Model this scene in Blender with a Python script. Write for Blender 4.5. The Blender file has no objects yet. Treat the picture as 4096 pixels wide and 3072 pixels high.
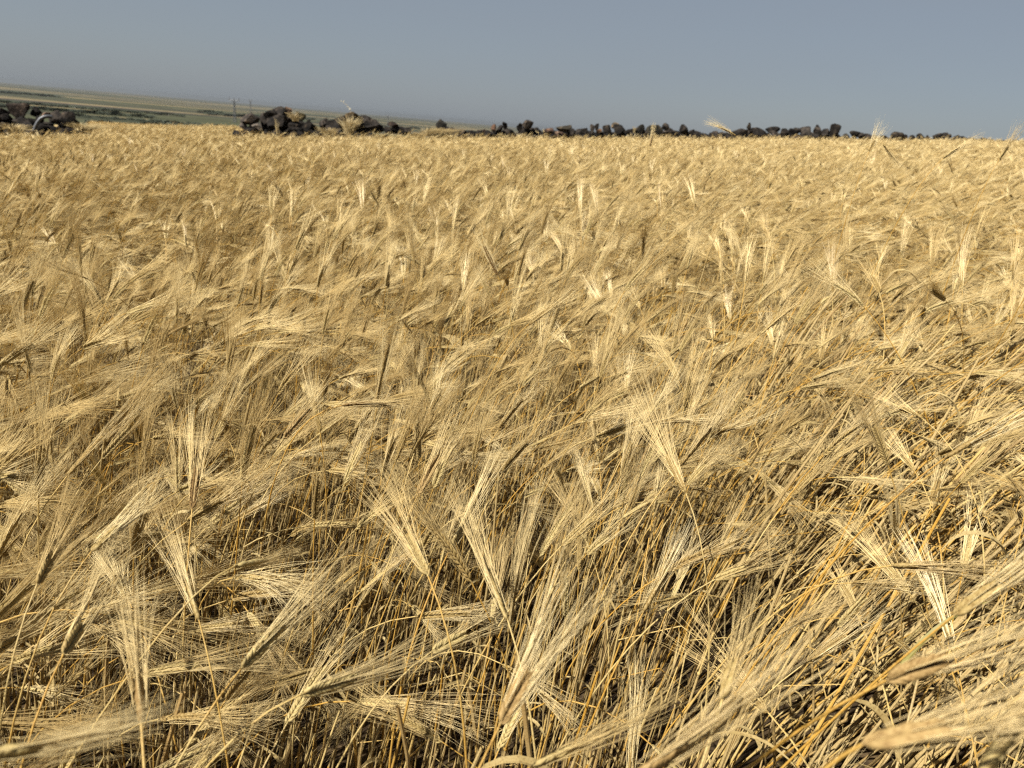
import bpy, math, random
import numpy as np
from mathutils import Vector, Matrix, Euler
from mathutils import noise as mnoise
sc = bpy.context.scene
COL = sc.collection
R = math.radians

# ------------------------------------------------------------------ camera
CAM = Vector((0, 0, 1.34)); PITCH = R(19.47); ROLL = R(5.02); FPX = 2925.0
fw = Vector((0, math.cos(PITCH), -math.sin(PITCH)))
r0 = Vector((1, 0, 0)); u0 = Vector((0, math.sin(PITCH), math.cos(PITCH)))
rt = r0*math.cos(ROLL) + u0*math.sin(ROLL)
up = u0*math.cos(ROLL) - r0*math.sin(ROLL)
cam = bpy.data.cameras.new('camera'); camo = bpy.data.objects.new('camera', cam); COL.objects.link(camo)
m = Matrix((rt, up, -fw)).transposed().to_4x4(); m.translation = CAM; camo.matrix_world = m
cam.sensor_width = 36; cam.lens = FPX/4096*36; cam.clip_start = 0.02; cam.clip_end = 60000
cam.dof.use_dof = True; cam.dof.focus_distance = 1.2; cam.dof.aperture_fstop = 8.0
sc.camera = camo
# ------------------------------------------------------------------ sky, sun, exposure
SUN_AZ = R(-130)      # clockwise from the view direction (+Y): left and a little behind
SUN_EL = R(52)
w = bpy.data.worlds.new('World'); sc.world = w; w.use_nodes = True
nt = w.node_tree; nt.nodes.clear()
sky = nt.nodes.new('ShaderNodeTexSky'); sky.sky_type = 'NISHITA'; sky.sun_disc = False
sky.sun_elevation = SUN_EL; sky.sun_rotation = SUN_AZ
sky.altitude = 900; sky.air_density = 1.0; sky.dust_density = 2.0; sky.ozone_density = 2.0
hs = nt.nodes.new('ShaderNodeHueSaturation'); hs.inputs['Saturation'].default_value = 0.9; hs.inputs['Value'].default_value = 0.67
bg = nt.nodes.new('ShaderNodeBackground'); bg.inputs['Strength'].default_value = 0.05
wo = nt.nodes.new('ShaderNodeOutputWorld')
nt.links.new(sky.outputs[0], hs.inputs['Color']); veil = nt.nodes.new('ShaderNodeMix'); veil.data_type = 'RGBA'; veil.inputs[0].default_value = 0.5
veil.inputs[7].default_value = (2.3, 2.58, 2.94, 1)      # high thin dust veil evening out the sky
stc = nt.nodes.new('ShaderNodeTexCoord'); smp = nt.nodes.new('ShaderNodeMapping'); smp.inputs['Scale'].default_value = (1.2, 2.2, 7); smp.inputs['Rotation'].default_value = (0, 0.08, 0.4)
snz = nt.nodes.new('ShaderNodeTexNoise'); snz.inputs['Scale'].default_value = 1.1; snz.inputs['Detail'].default_value = 5
smr = nt.nodes.new('ShaderNodeMapRange'); smr.inputs[1].default_value = .3; smr.inputs[2].default_value = .75; smr.inputs[3].default_value = .62; smr.inputs[4].default_value = .8
nt.links.new(stc.outputs['Generated'], smp.inputs[0]); nt.links.new(smp.outputs[0], snz.inputs['Vector']); nt.links.new(snz.outputs['Fac'], smr.inputs[0]); nt.links.new(smr.outputs[0], veil.inputs[0])
nt.links.new(hs.outputs[0], veil.inputs[6]); nt.links.new(veil.outputs[2], bg.inputs['Color'])
nt.links.new(bg.outputs[0], wo.inputs['Surface'])
sl = bpy.data.lights.new('sun', 'SUN'); sl.energy = 4.8; sl.angle = R(0.5); sl.color = (1.0, 0.97, 0.92)
so = bpy.data.objects.new('sun', sl); COL.objects.link(so)
sd = Vector((math.sin(SUN_AZ)*math.cos(SUN_EL), math.cos(SUN_AZ)*math.cos(SUN_EL), math.sin(SUN_EL)))
so.rotation_euler = sd.to_track_quat('Z', 'Y').to_euler()
sc.view_settings.view_transform = 'Standard'; sc.view_settings.look = 'None'
sc.view_settings.exposure = 1.27; sc.view_settings.gamma = 1.0
sc.render.engine = 'CYCLES'
cy = sc.cycles
cy.max_bounces = 6; cy.diffuse_bounces = 2; cy.glossy_bounces = 2; cy.transmission_bounces = 3
cy.volume_bounces = 0; cy.transparent_max_bounces = 8; cy.caustics_reflective = False; cy.caustics_refractive = False
cy.use_denoising = False
cy.pixel_filter_type = 'BLACKMAN_HARRIS'; cy.filter_width = 1.3

# ------------------------------------------------------------------ helpers
def tag(o, label=None, cat=None, group=None, kind=None):
    if label: o['label'] = label
    if cat: o['category'] = cat
    if group: o['group'] = group
    if kind: o['kind'] = kind
    return o
def ray(px, py):
    return (fw*FPX + rt*(px-2048) - up*(py-1536)).normalized()
def at(px, py, depth):
    """point seen at full-size pixel px,py whose world Y distance is depth"""
    d = ray(px, py); return CAM + d*(depth/d.y)
def atd(px, py, dist):
    return CAM + ray(px, py)*dist
def mesh(name, V, F, mats, midx=None, smooth=False):
    me = bpy.data.meshes.new(name)
    me.from_pydata([tuple(v) for v in V], [], F)
    for mm in mats: me.materials.append(mm)
    if midx is not None: me.polygons.foreach_set('material_index', midx)
    if smooth: me.polygons.foreach_set('use_smooth', [True]*len(F))
    me.update(); return me
def link(name, data, parent=None, loc=None):
    o = bpy.data.objects.new(name, data); COL.objects.link(o)
    if parent is not None: o.parent = parent
    if loc is not None: o.location = loc
    return o
def sstep(x, a, b):
    t = np.clip((x-a)/(b-a), 0, 1); return t*t*(3-2*t)

# ------------------------------------------------------------------ materials
def new_mat(name):
    mt = bpy.data.materials.new(name); mt.use_nodes = True
    n = mt.node_tree; b = n.nodes['Principled BSDF']; return mt, n, b
def ramp(n, stops, interp='LINEAR'):
    r = n.nodes.new('ShaderNodeValToRGB'); r.color_ramp.interpolation = interp
    el = r.color_ramp.elements
    while len(el) < len(stops): el.new(0.5)
    for e, (p, c) in zip(el, stops): e.position = p; e.color = (*c, 1)
    return r
def straw(name, stops, trans=0.25, rough=0.45, scale=30, spec=0.35, spots=0.0):
    mt, n, b = new_mat(name)
    oi = n.nodes.new('ShaderNodeObjectInfo')
    tc = n.nodes.new('ShaderNodeTexCoord')
    nz = n.nodes.new('ShaderNodeTexNoise'); nz.inputs['Scale'].default_value = scale; nz.inputs['Detail'].default_value = 3
    n.links.new(tc.outputs['Object'], nz.inputs['Vector'])
    ad = n.nodes.new('ShaderNodeMath'); ad.operation = 'MULTIPLY_ADD'
    n.links.new(nz.outputs['Fac'], ad.inputs[0]); ad.inputs[1].default_value = 0.9
    sub = n.nodes.new('ShaderNodeMath'); sub.operation = 'MULTIPLY_ADD'
    n.links.new(oi.outputs['Random'], sub.inputs[0]); sub.inputs[1].default_value = 0.55; sub.inputs[2].default_value = -0.22
    n.links.new(sub.outputs[0], ad.inputs[2])
    r = ramp(n, stops); n.links.new(ad.outputs[0], r.inputs[0])
    col = r.outputs[0]
    if spots:
        n2 = n.nodes.new('ShaderNodeTexNoise'); n2.inputs['Scale'].default_value = 500; n2.inputs['Detail'].default_value = 2
        n.links.new(tc.outputs['Object'], n2.inputs['Vector'])
        r2 = ramp(n, [(0.0, (spots,)*3), (0.36, (0.75, 0.7, 0.65)), (0.48, (1, 1, 1))])
        n.links.new(n2.outputs['Fac'], r2.inputs[0])
        mx = n.nodes.new('ShaderNodeMix'); mx.data_type = 'RGBA'; mx.blend_type = 'MULTIPLY'; mx.inputs[0].default_value = 1
        n.links.new(col, mx.inputs[6]); n.links.new(r2.outputs[0], mx.inputs[7]); col = mx.outputs[2]
    n.links.new(col, b.inputs['Base Color'])
    b.inputs['Roughness'].default_value = rough
    b.inputs['Specular IOR Level'].default_value = spec
    tr = n.nodes.new('ShaderNodeBsdfTranslucent'); n.links.new(col, tr.inputs['Color'])
    ms = n.nodes.new('ShaderNodeMixShader'); ms.inputs[0].default_value = trans
    n.links.new(b.outputs[0], ms.inputs[1]); n.links.new(tr.outputs[0], ms.inputs[2])
    n.links.new(ms.outputs[0], n.nodes['Material Output'].inputs['Surface'])
    return mt
M = {}
M['stem'] = straw('straw_stem', [(0.0, (0.357, 0.257, 0.104)), (0.3, (0.41, 0.303, 0.118)), (0.55, (0.375, 0.23, 0.057)), (0.8, (0.339, 0.184, 0.028)), (1.0, (0.25, 0.129, 0.024))], 0.05, 0.5, 12, 0.2, 0.5)
M['sheath'] = straw('straw_sheath', [(0.0, (0.273, 0.191, 0.076)), (0.5, (0.335, 0.243, 0.101)), (0.8, (0.256, 0.165, 0.059)), (1.0, (0.159, 0.095, 0.034))], 0.08, 0.55, 14, 0.18, 0.4)
M['ear'] = straw('barley_grain', [(0.0, (0.16, 0.097, 0.029)), (0.35, (0.244, 0.168, 0.059)), (0.7, (0.344, 0.26, 0.105)), (1.0, (0.42, 0.336, 0.151))], 0.06, 0.6, 220, 0.15, 0.5)
M['awn'] = straw('barley_awn', [(0.0, (0.382, 0.259, 0.096)), (0.4, (0.573, 0.424, 0.185)), (0.8, (0.743, 0.595, 0.308)), (1.0, (0.849, 0.714, 0.424))], 0.2, 0.45, 8, 0.3)
M['leaf'] = straw('dry_leaf', [(0.0, (0.20, 0.135, 0.045)), (0.4, (0.32, 0.235, 0.095)), (1.0, (0.43, 0.335, 0.155))], 0.25, 0.65, 40, 0.15, 0.35)
M['green_leaf'] = straw('fading_green_leaf', [(0.0, (0.195, 0.18, 0.045)), (1.0, (0.285, 0.24, 0.075))], 0.35, 0.45, 30, 0.4)
M['ear_brown'] = straw('weathered_brown_grain', [(0.0, (0.08, 0.045, 0.015)), (0.35, (0.17, 0.105, 0.036)), (0.7, (0.26, 0.17, 0.065)), (1.0, (0.32, 0.225, 0.09))], 0.06, 0.65, 260, 0.12, 0.45)
MATS = [M['stem'], M['sheath'], M['ear'], M['awn'], M['leaf']]

# ------------------------------------------------------------------ geometry primitives
class G:
    def __init__(s): s.V = []; s.F = []; s.M = []
    def add(s, V, F, mi=0):
        o = len(s.V); s.V.extend(V); s.F.extend([tuple(i+o for i in f) for f in F]); s.M.extend([mi]*len(F))
    def join(s, g, tf=None):
        V = g.V if tf is None else [tf @ v for v in g.V]
        o = len(s.V); s.V.extend(V); s.F.extend([tuple(i+o for i in f) for f in g.F]); s.M.extend(g.M)
def frames(P):
    n = len(P); T = []
    for i in range(n):
        a = P[max(i-1, 0)]; b = P[min(i+1, n-1)]; d = (b-a)
        T.append(d.normalized() if d.length > 1e-9 else Vector((0, 0, 1)))
    ref = Vector((0, 1, 0)) if abs(T[0].y) < 0.9 else Vector((1, 0, 0))
    N = []; nn = (ref - T[0]*ref.dot(T[0])).normalized()
    for t in T:
        nn = (nn - t*nn.dot(t))
        nn = nn.normalized() if nn.length > 1e-6 else t.orthogonal().normalized()
        N.append(nn.copy())
    return T, N
def tube(P, rad, n, g, mi=0):
    T, N = frames(P); V = []; F = []
    for i, p in enumerate(P):
        B = T[i].cross(N[i])
        for k in range(n):
            a = 2*math.pi*k/n
            V.append(p + (N[i]*math.cos(a) + B*math.sin(a))*rad[i])
    for i in range(len(P)-1):
        for k in range(n):
            a = i*n+k; b = i*n+(k+1) % n
            F.append((a, b, b+n, a+n))
    g.add(V, F, mi)
def spindle(c, d, side, L, wd, th, g, n, prof, mi):
    """grain: starts at c, runs along d; side = wide direction"""
    d = d.normalized(); s = (side - d*side.dot(d)).normalized(); b = d.cross(s)
    V = []; F = []
    for (t, r) in prof:
        for k in range(n):
            a = 2*math.pi*k/n
            V.append(c + d*(L*t) + s*(math.cos(a)*wd*r) + b*(math.sin(a)*th*r))
    for i in range(len(prof)-1):
        for k in range(n):
            a = i*n+k; e = i*n+(k+1) % n
            F.append((a, e, e+n, a+n))
    g.add(V, F, mi)
PROF = [(0, .25), (.15, .75), (.4, 1.0), (.7, .8), (.92, .35), (1.0, .12)]
PROF2 = [(0, .3), (.35, 1.0), (.75, .7), (1.0, .1)]

def build_ear(P, rng, awn_len, awn_r, lod, g_ear, g_awn, spread=1.0):
    """P: centreline points of the ear from base to tip"""
    T, N = frames(P)
    tw = rng.uniform(0, math.pi)
    def fr(t):
        x = t*(len(P)-1); i = min(int(x), len(P)-2); f = x-i
        p = P[i].lerp(P[i+1], f); d = T[i].lerp(T[i+1], f).normalized()
        nn = N[i].lerp(N[i+1], f); nn = (nn-d*nn.dot(d)).normalized(); b = d.cross(nn)
        A = nn*math.cos(tw) + b*math.sin(tw)
        return p, d, A, d.cross(A)
    nodes = {0: 14, 1: 9, 2: 4}[lod]
    if lod == 2:
        p, d, A, B = fr(0.0); pe = P[-1]
        spindle(p, pe-p, A, (pe-p).length, .0065, .005, g_ear, 5, [(0, .3), (.2, .9), (.35, .65), (.5, 1), (.65, .6), (.8, .8), (1, .15)], 2)
    else: tube([P[0], P[len(P)//2], P[-1]], [.0013, .0011, .0006], 3, g_ear, 2)
    lost = rng.choice((0, 0, 0, .05, .3)) if lod < 2 else 0
    swirl = rng.uniform(-.09, .09)
    for i in range(nodes):
        for s in (-1, 1):
            t = (i + (0.5 if s > 0 else 0))/nodes*0.93 + .02
            p, d, A, B = fr(t)
            size = (0.72 + 0.5*math.sin(math.pi*min(1, t*0.9+.12))) * rng.uniform(.93, 1.07)
            for k in ((0, 2) if (lod == 0) else (0,)):
                kk = rng.choice((-1, 1))*rng.uniform(.9, 1.3) if k else 0
                off = (A*s + B*(kk+rng.uniform(-.12, .12))).normalized()
                gd = (d + off*(0.52 - .22*t)*rng.uniform(.8, 1.2)).normalized()
                L = .0100*size; base = p + off*.0012
                if lod == 0:
                    if k: spindle(base, (gd+d).normalized(), off.cross(gd), L*.75, .0008, .0005, g_ear, 4, PROF2, 2)
                    else: spindle(base, gd, off.cross(gd), L, .0025*size, .0018*size, g_ear, 6, PROF, 2)
                elif lod == 1:
                    spindle(base, gd, off.cross(gd), L*1.1, .0026*size, .0019*size, g_ear, 4, PROF2, 2)
                if k and rng.random() < .3: continue
                if rng.random() < lost: continue
                na = 1
                tip = base + gd*L*.95
                for q in range(na):
                    fan = (.05 + .15*rng.random()**1.5) * spread
                    o2 = (off*rng.uniform(.5, 1.2) + A*rng.uniform(-.4, .4) + B*rng.uniform(-.6, .6)).normalized()
                    ad = (d + o2*fan).normalized()
                    al = awn_len*(1.08 - .42*t)*(rng.uniform(.8, 1.12) if rng.random() > .12 else rng.uniform(.35, .8))
                    cv = (o2*rng.uniform(-.05, .13) + d.orthogonal()*(swirl+rng.uniform(-.05, .05)))
                    if lod == 0:
                        ps = [tip + ad*al*u + cv*al*u*u for u in (0, .33, .67, 1)]
                        rr = [awn_r, awn_r*.8, awn_r*.55, awn_r*.2]
                    else:
                        ps = [tip + ad*al*u + cv*al*u*u for u in (0, .5, 1)]
                        rr = [awn_r, awn_r*.75, awn_r*.25]
                    tube(ps, rr, 3, g_awn, 3)

def build_leaf(p, az, rng, L, wd, g, mi=4, droop=1.0):
    n = 8; th = rng.uniform(.2, .9); d = Vector((math.cos(az), math.sin(az), 0)); V = []; F = []
    q = p.copy(); tw = rng.uniform(-.8, .8); ph = rng.uniform(-.5, .5); curl = rng.uniform(1.2, 3.2)*droop
    for i in range(n+1):
        t = i/n; a = th + curl*t**1.3
        dr = d*math.sin(a) + Vector((0, 0, 1))*math.cos(a)
        sd_ = d.cross(Vector((0, 0, 1))); nr = dr.cross(sd_)
        ww = wd*(0.5+.5*min(1, t*5))*(1-t**2.2)+.0004
        ang = ph + tw*t*3
        s = sd_*math.cos(ang) + nr*math.sin(ang)
        c = nr*(.35*ww)
        V += [q - s*ww/2, q + c, q + s*ww/2]
        q = q + dr*(L/n)
    for i in range(n):
        a = i*3
        F += [(a, a+1, a+4, a+3), (a+1, a+2, a+5, a+4)]
    g.add(V, F, mi)

def stalk_curve(rng, H, th_end, th0=None, n=12, bend=0.55, zmin=0.0):
    """bends towards local +X"""
    if th0 is None: th0 = rng.gauss(.06, .05)
    P = [Vector((0, 0, 0))]; yaw = rng.uniform(-.2, .2); wob = rng.uniform(-.05, .05)
    N = 30
    for i in range(N):
        t = (i+.5)/N
        e = max(0, (t-bend)/(1-bend)); e = e**1.5
        a = th0 + .04*math.sin(t*9+wob*60) + (th_end-th0)*e
        y = yaw*e + wob*math.sin(t*6)
        d = Vector((math.sin(a)*math.cos(y), math.sin(a)*math.sin(y), math.cos(a)))
        P.append(P[-1] + d*(H/N))
    # resample with more points on top
    out = []
    for k in range(n+1):
        x = (k/n)**.75*N; i = min(int(x), N-1); out.append(P[i].lerp(P[i+1], x-i))
    d = (P[-1]-P[-2]).normalized(); ax = d.cross(Vector((0, 0, 1)))
    ax = ax.normalized() if ax.length > 1e-4 else Vector((0, 1, 0))
    return out, d, ax
def ear_points(p, d, ax, L, curl, n=7):
    P = [p]; a = 0
    for i in range(n-1):
        a += curl/(n-1)
        P.append(P[-1] + (Matrix.Rotation(-a, 3, ax) @ d)*(L/(n-1)))
    return P

def make_stalk(seed, lod=0, H=None, th=None, cut=0.0, curve=None, ear_len=None, awn_len=None, spread=None, leaves=None, awn_r=None):
    """returns dict of G for stem, ear, awns, leaf"""
    rng = random.Random(seed)
    H = H or rng.uniform(.74, .90)
    th = th if th is not None else R(min(155, max(4, rng.gauss((50, 74, 88)[lod], (34, 30, 24)[lod]))))
    EL = ear_len or rng.uniform(.065, .095); AL = awn_len or rng.uniform(.12, .18)
    stem, ear, awn, leaf = G(), G(), G(), G(); lvs = []
    if curve is None:
        P, d, ax = stalk_curve(rng, H, th, n={0: 14, 1: 8, 2: 6}[lod])
        E = ear_points(P[-1], d, ax, EL, rng.uniform(.0, .45))
    else:
        P, E = curve
    if cut: P = [p for p in P if p.z > cut]
    n = len(P); rads = []
    rb = rng.uniform(.0016, .0023)
    if lod == 2: rb *= 1.5
    ks = max(2, int(n*.55))
    rs = [rb*(1-.25*i/n) for i in range(n)]
    if lod == 0:
        tube(P[:ks], [r*1.15 for r in rs[:ks]], 6, stem, 1)
        tube(P[ks-1:], [r*(.85 if i else .95) * (1-.35*i/(n-ks+1)) for i, r in enumerate(rs[ks-1:])], 5, stem, 0)
        for f in (.25, .52):
            i = int(f*n); dd = (P[min(i+1, n-1)]-P[i]).normalized()
            spindle(P[i]-dd*.002, dd, dd.orthogonal(), .005, rb*1.5, rb*1.5, stem, 6, [(0, .7), (.5, 1), (1, .7)], 0)
    else:
        tube(P, [r*(1-.3*i/n) for i, r in enumerate(rs)], 3, stem, 0 if rng.random() < .5 else 1)
    ar = awn_r or {0: .00034, 1: .00064, 2: .0015}[lod]
    build_ear(E, rng, AL, ar, lod, ear, awn, spread if spread else rng.uniform(.45, 1.35))
    nl = leaves if leaves is not None else {0: rng.choice((0, 1, 1, 2)), 1: 1, 2: 0}[lod]
    for k in range(nl):
        i = int(n*rng.uniform(.15, .5)); i = min(i, n-2)
        lf = G(); build_leaf(P[i], rng.uniform(0, 6.28), rng, rng.uniform(.06, .13), rng.uniform(.003, .0065), lf, 4)
        lvs.append(lf); leaf.join(lf)
    return dict(stem=stem, ear=ear, awn=awn, leaf=leaf, leaves=lvs)

# ------------------------------------------------------------------ terrain
PR = np.log(np.array([1, 110, 300, 600, 1200, 2500, 5000, 10000, 22000.]))
PZ = np.array([-1.3, -4.7, -8.8, -13.8, -20.5, -28, -36, -46, -62.])
def terr(x, y):
    x = np.asarray(x, float); y = np.asarray(y, float)
    r = np.sqrt(x*x+y*y)+1e-6
    p = CAM.z + np.interp(np.log(np.maximum(r, 1)), PR, PZ)
    s = sstep(r, 48, 125)
    f = 0.068*np.clip(x, -60, 50) + 0.0035*np.clip(y, -60, 110)
    return f*(1-s) + p*s + np.where(r > 300, 1.5*np.sin(x/310+1)*np.cos(y/420), 0)*np.clip(r/3000, 0, 1)
rr = np.concatenate([[0], np.geomspace(1.0, 22000, 150)]); NA = 240
V = [(0, 0, 0)]; F = []
for i, r_ in enumerate(rr[1:]):
    a = np.arange(NA)*2*np.pi/NA; x = r_*np.sin(a); y = r_*np.cos(a); z = terr(x, y)
    V += list(zip(x.tolist(), y.tolist(), z.tolist()))
for k in range(NA): F.append((0, 1+(k+1) % NA, 1+k))
for i in range(len(rr)-2):
    for k in range(NA):
        a = 1+i*NA+k; b = 1+i*NA+(k+1) % NA; F.append((a, b, b+NA, a+NA))
mt, n, b = new_mat('ground')
geo = n.nodes.new('ShaderNodeNewGeometry'); sep = n.nodes.new('ShaderNodeSeparateXYZ'); n.links.new(geo.outputs['Position'], sep.inputs[0])
ln = n.nodes.new('ShaderNodeVectorMath'); ln.operation = 'LENGTH'; n.links.new(geo.outputs['Position'], ln.inputs[0])
# near soil
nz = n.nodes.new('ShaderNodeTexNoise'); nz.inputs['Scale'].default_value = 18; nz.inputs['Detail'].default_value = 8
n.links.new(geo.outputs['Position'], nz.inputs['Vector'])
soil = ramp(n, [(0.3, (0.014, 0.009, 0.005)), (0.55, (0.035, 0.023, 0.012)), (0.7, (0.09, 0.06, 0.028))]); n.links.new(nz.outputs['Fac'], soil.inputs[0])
def fields(sx, sy, rot, stops, seed):
    mp = n.nodes.new('ShaderNodeMapping'); mp.inputs['Rotation'].default_value = (0, 0, rot); mp.inputs['Scale'].default_value = (1/sx, 1/sy, 0)
    mp.inputs['Location'].default_value = (seed, seed*1.7, 0)
    n.links.new(geo.outputs['Position'], mp.inputs['Vector'])
    v = n.nodes.new('ShaderNodeTexVoronoi'); v.voronoi_dimensions = '2D'; v.distance = 'CHEBYCHEV'; v.inputs['Scale'].default_value = 1.0
    v.inputs['Randomness'].default_value = 0.85
    n.links.new(mp.outputs[0], v.inputs['Vector'])
    s = n.nodes.new('ShaderNodeSeparateColor'); n.links.new(v.outputs['Color'], s.inputs[0])
    r = ramp(n, stops, 'CONSTANT'); n.links.new(s.outputs[0], r.inputs[0]); return r
tan = (0.1445, 0.1105, 0.0553); tan2 = (0.102, 0.0808, 0.0467); gr1 = (0.042, 0.044, 0.022); gr2 = (0.028, 0.031, 0.017); ol = (0.0467, 0.0459, 0.0238); br = (0.0323, 0.0263, 0.0204); pale = (0.204, 0.17, 0.102)
f1 = fields(520, 60, 0.12, [(0, gr1), (.28, tan), (.37, ol), (.58, gr2), (.78, br), (.88, tan2), (.965, pale)], 3.3)
f2 = fields(1100, 260, 0.05, [(0, gr1), (.25, tan), (.38, ol), (.60, gr2), (.78, br), (.88, tan2)], 7.9)
def mixc(fac, a, b_):
    mx = n.nodes.new('ShaderNodeMix'); mx.data_type = 'RGBA'
    if fac is not None: n.links.new(fac, mx.inputs[0])
    n.links.new(a, mx.inputs[6]); n.links.new(b_, mx.inputs[7]); return mx.outputs[2]
def mr(src, a, b_):
    k = n.nodes.new('ShaderNodeMapRange'); k.inputs[1].default_value = a; k.inputs[2].default_value = b_; n.links.new(src, k.inputs[0]); return k.outputs[0]
far = mixc(mr(ln.outputs['Value'], 1400, 1800), f1.outputs[0], f2.outputs[0])
nz2 = n.nodes.new('ShaderNodeTexNoise'); nz2.inputs['Scale'].default_value = 0.02; nz2.inputs['Detail'].default_value = 8
n.links.new(geo.outputs['Position'], nz2.inputs['Vector'])
var = ramp(n, [(0.35, (0.7, 0.7, 0.7)), (0.65, (1.2, 1.2, 1.2))]); n.links.new(nz2.outputs['Fac'], var.inputs[0])
mm_ = n.nodes.new('ShaderNodeMix'); mm_.data_type = 'RGBA'; mm_.blend_type = 'MULTIPLY'; mm_.inputs[0].default_value = 1
n.links.new(far, mm_.inputs[6]); n.links.new(var.outputs[0], mm_.inputs[7])
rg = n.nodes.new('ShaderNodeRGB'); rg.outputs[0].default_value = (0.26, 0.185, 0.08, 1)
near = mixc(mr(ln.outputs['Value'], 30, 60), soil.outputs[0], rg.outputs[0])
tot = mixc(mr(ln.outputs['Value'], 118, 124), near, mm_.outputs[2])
n.links.new(tot, b.inputs['Base Color']); b.inputs['Roughness'].default_value = 0.95; b.inputs['Specular IOR Level'].default_value = 0.1
bp = n.nodes.new('ShaderNodeBump'); bp.inputs['Distance'].default_value = 0.03; n.links.new(nz.outputs['Fac'], bp.inputs['Height']); n.links.new(bp.outputs[0], b.inputs['Normal'])
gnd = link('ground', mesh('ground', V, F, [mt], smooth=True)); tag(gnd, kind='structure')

# ------------------------------------------------------------------ wall line and stones
def wall_depth(px):
    return float(np.interp(px, [-600, 0, 1200, 2400, 3400, 4100, 4700], [23, 24, 26.5, 32, 40, 46, 50]))
mt, n, b = new_mat('basalt'); tc = n.nodes.new('ShaderNodeTexCoord'); oi = n.nodes.new('ShaderNodeObjectInfo')
vm = n.nodes.new('ShaderNodeVectorMath'); vm.operation = 'ADD'; n.links.new(tc.outputs['Object'], vm.inputs[0]); n.links.new(oi.outputs['Location'], vm.inputs[1])
nz = n.nodes.new('ShaderNodeTexNoise'); nz.inputs['Scale'].default_value = 5; nz.inputs['Detail'].default_value = 9; n.links.new(vm.outputs[0], nz.inputs['Vector'])
rk = ramp(n, [(0.25, (0.006, 0.0056, 0.0052)), (0.5, (0.019, 0.016, 0.0135)), (0.64, (0.045, 0.036, 0.028)), (0.78, (0.13, 0.092, 0.058))]); n.links.new(nz.outputs['Fac'], rk.inputs[0])
hsn = n.nodes.new('ShaderNodeHueSaturation'); n.links.new(rk.outputs[0], hsn.inputs['Color'])
k = n.nodes.new('ShaderNodeMapRange'); k.inputs[3].default_value = .5; k.inputs[4].default_value = 1.25; n.links.new(oi.outputs['Random'], k.inputs[0]); n.links.new(k.outputs[0], hsn.inputs['Value'])
mxo = n.nodes.new('ShaderNodeMix'); mxo.data_type = 'RGBA'; mxo.blend_type = 'MULTIPLY'; mxo.inputs[0].default_value = 1
n.links.new(hsn.outputs[0], mxo.inputs[6]); n.links.new(oi.outputs['Color'], mxo.inputs[7])
n.links.new(mxo.outputs[2], b.inputs['Base Color']); b.inputs['Roughness'].default_value = .95; b.inputs['Specular IOR Level'].default_value = .08
nz3 = n.nodes.new('ShaderNodeTexNoise'); nz3.inputs['Scale'].default_value = 14; nz3.inputs['Detail'].default_value = 6; n.links.new(vm.outputs[0], nz3.inputs['Vector'])
bp = n.nodes.new('ShaderNodeBump'); bp.inputs['Distance'].default_value = .035; bp.inputs['Strength'].default_value = 1.0
n.links.new(nz3.outputs['Fac'], bp.inputs['Height']); n.links.new(bp.outputs[0], b.inputs['Normal'])
M['rock'] = mt
import bmesh
def ico(sub):
    bm = bmesh.new(); bmesh.ops.create_icosphere(bm, subdivisions=sub, radius=1)
    V = np.array([v.co[:] for v in bm.verts]); F = [tuple(v.index for v in f.verts) for f in bm.faces]; bm.free(); return V, F
ICO = {k: ico(k) for k in (1, 2, 3, 4)}
def rock_geo(seed, sub=4, shape='lump'):
    rg = np.random.RandomState(seed); V, F = ICO[sub]; V = V.copy()
    for i in range(rg.randint(8, 14)):
        d = rg.normal(size=3); d /= np.linalg.norm(d); c = rg.uniform(.36, .74)
        k = V@d; V = V - np.outer(np.maximum(k-c, 0)*.97, d)
    if shape == 'peak':
        V[:, :2] *= (1.12-.72*np.clip((V[:, 2:3]+.6)/1.5, 0, 1))
    if shape == 'pillar':
        V = np.sign(V)*np.abs(V)**.8
        V[:, 0] *= (0.86+.2*V[:, 2])
    o = rg.uniform(-50, 50, 3)
    out = []
    for v in V:
        p = Vector(v+o)
        k = 1 + .13*mnoise.noise(p*1.3) + .05*mnoise.noise(p*3.1) + .025*mnoise.noise(p*7)
        out.append(v*k)
    V = np.array(out)
    mn, mx = V.min(0), V.max(0)
    V = (V-(mn+mx)/2)/(mx-mn)      # unit box
    return V, F
def stone(name, px, ytop, wpx, hpx, label, cat, group=None, depth=None, shape='lump', tint=(1, 1, 1), tilt=0.0, seed=0, dj=0.0, sub=4):
    D = (depth or wall_depth(px)) + dj
    c = at(px, ytop+hpx/2, D); dist = (c-CAM).dot(fw); W = wpx/FPX*dist; Hh = hpx/FPX*dist
    V, F = rock_geo(seed, sub, shape)
    rg = random.Random(seed)
    th = max(W*.75, min(W, Hh)*.9)
    if hpx > wpx*1.4: th = W*1.1
    V = V*np.array([W*1.06, th, Hh*1.06])
    a = -ROLL + tilt
    ca, sa = math.cos(a), math.sin(a)
    V = np.stack([V[:, 0]*ca+V[:, 2]*sa, V[:, 1], -V[:, 0]*sa+V[:, 2]*ca], 1)
    o = link(name, mesh(name, V.tolist(), F, [M['rock']], smooth=False), loc=c)
    o.color = (*tint, 1); tag(o, label, cat, group); return o
PINK = (3.2, 2.6, 2.2); GREY = (1.8, 1.75, 1.7); TANR = (3.0, 2.3, 1.5); DARK = (.6, .6, .6); ORG = (4.0, 2.6, 1.6)
Z1 = lambda X, Y, W, H: (X/2.16, 280+Y/2.16, W/2.16, H/2.16)
Z2 = lambda X, Y, W, H: (900+X/2.16, 280+Y/2.16, W/2.16, H/2.16)
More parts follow.
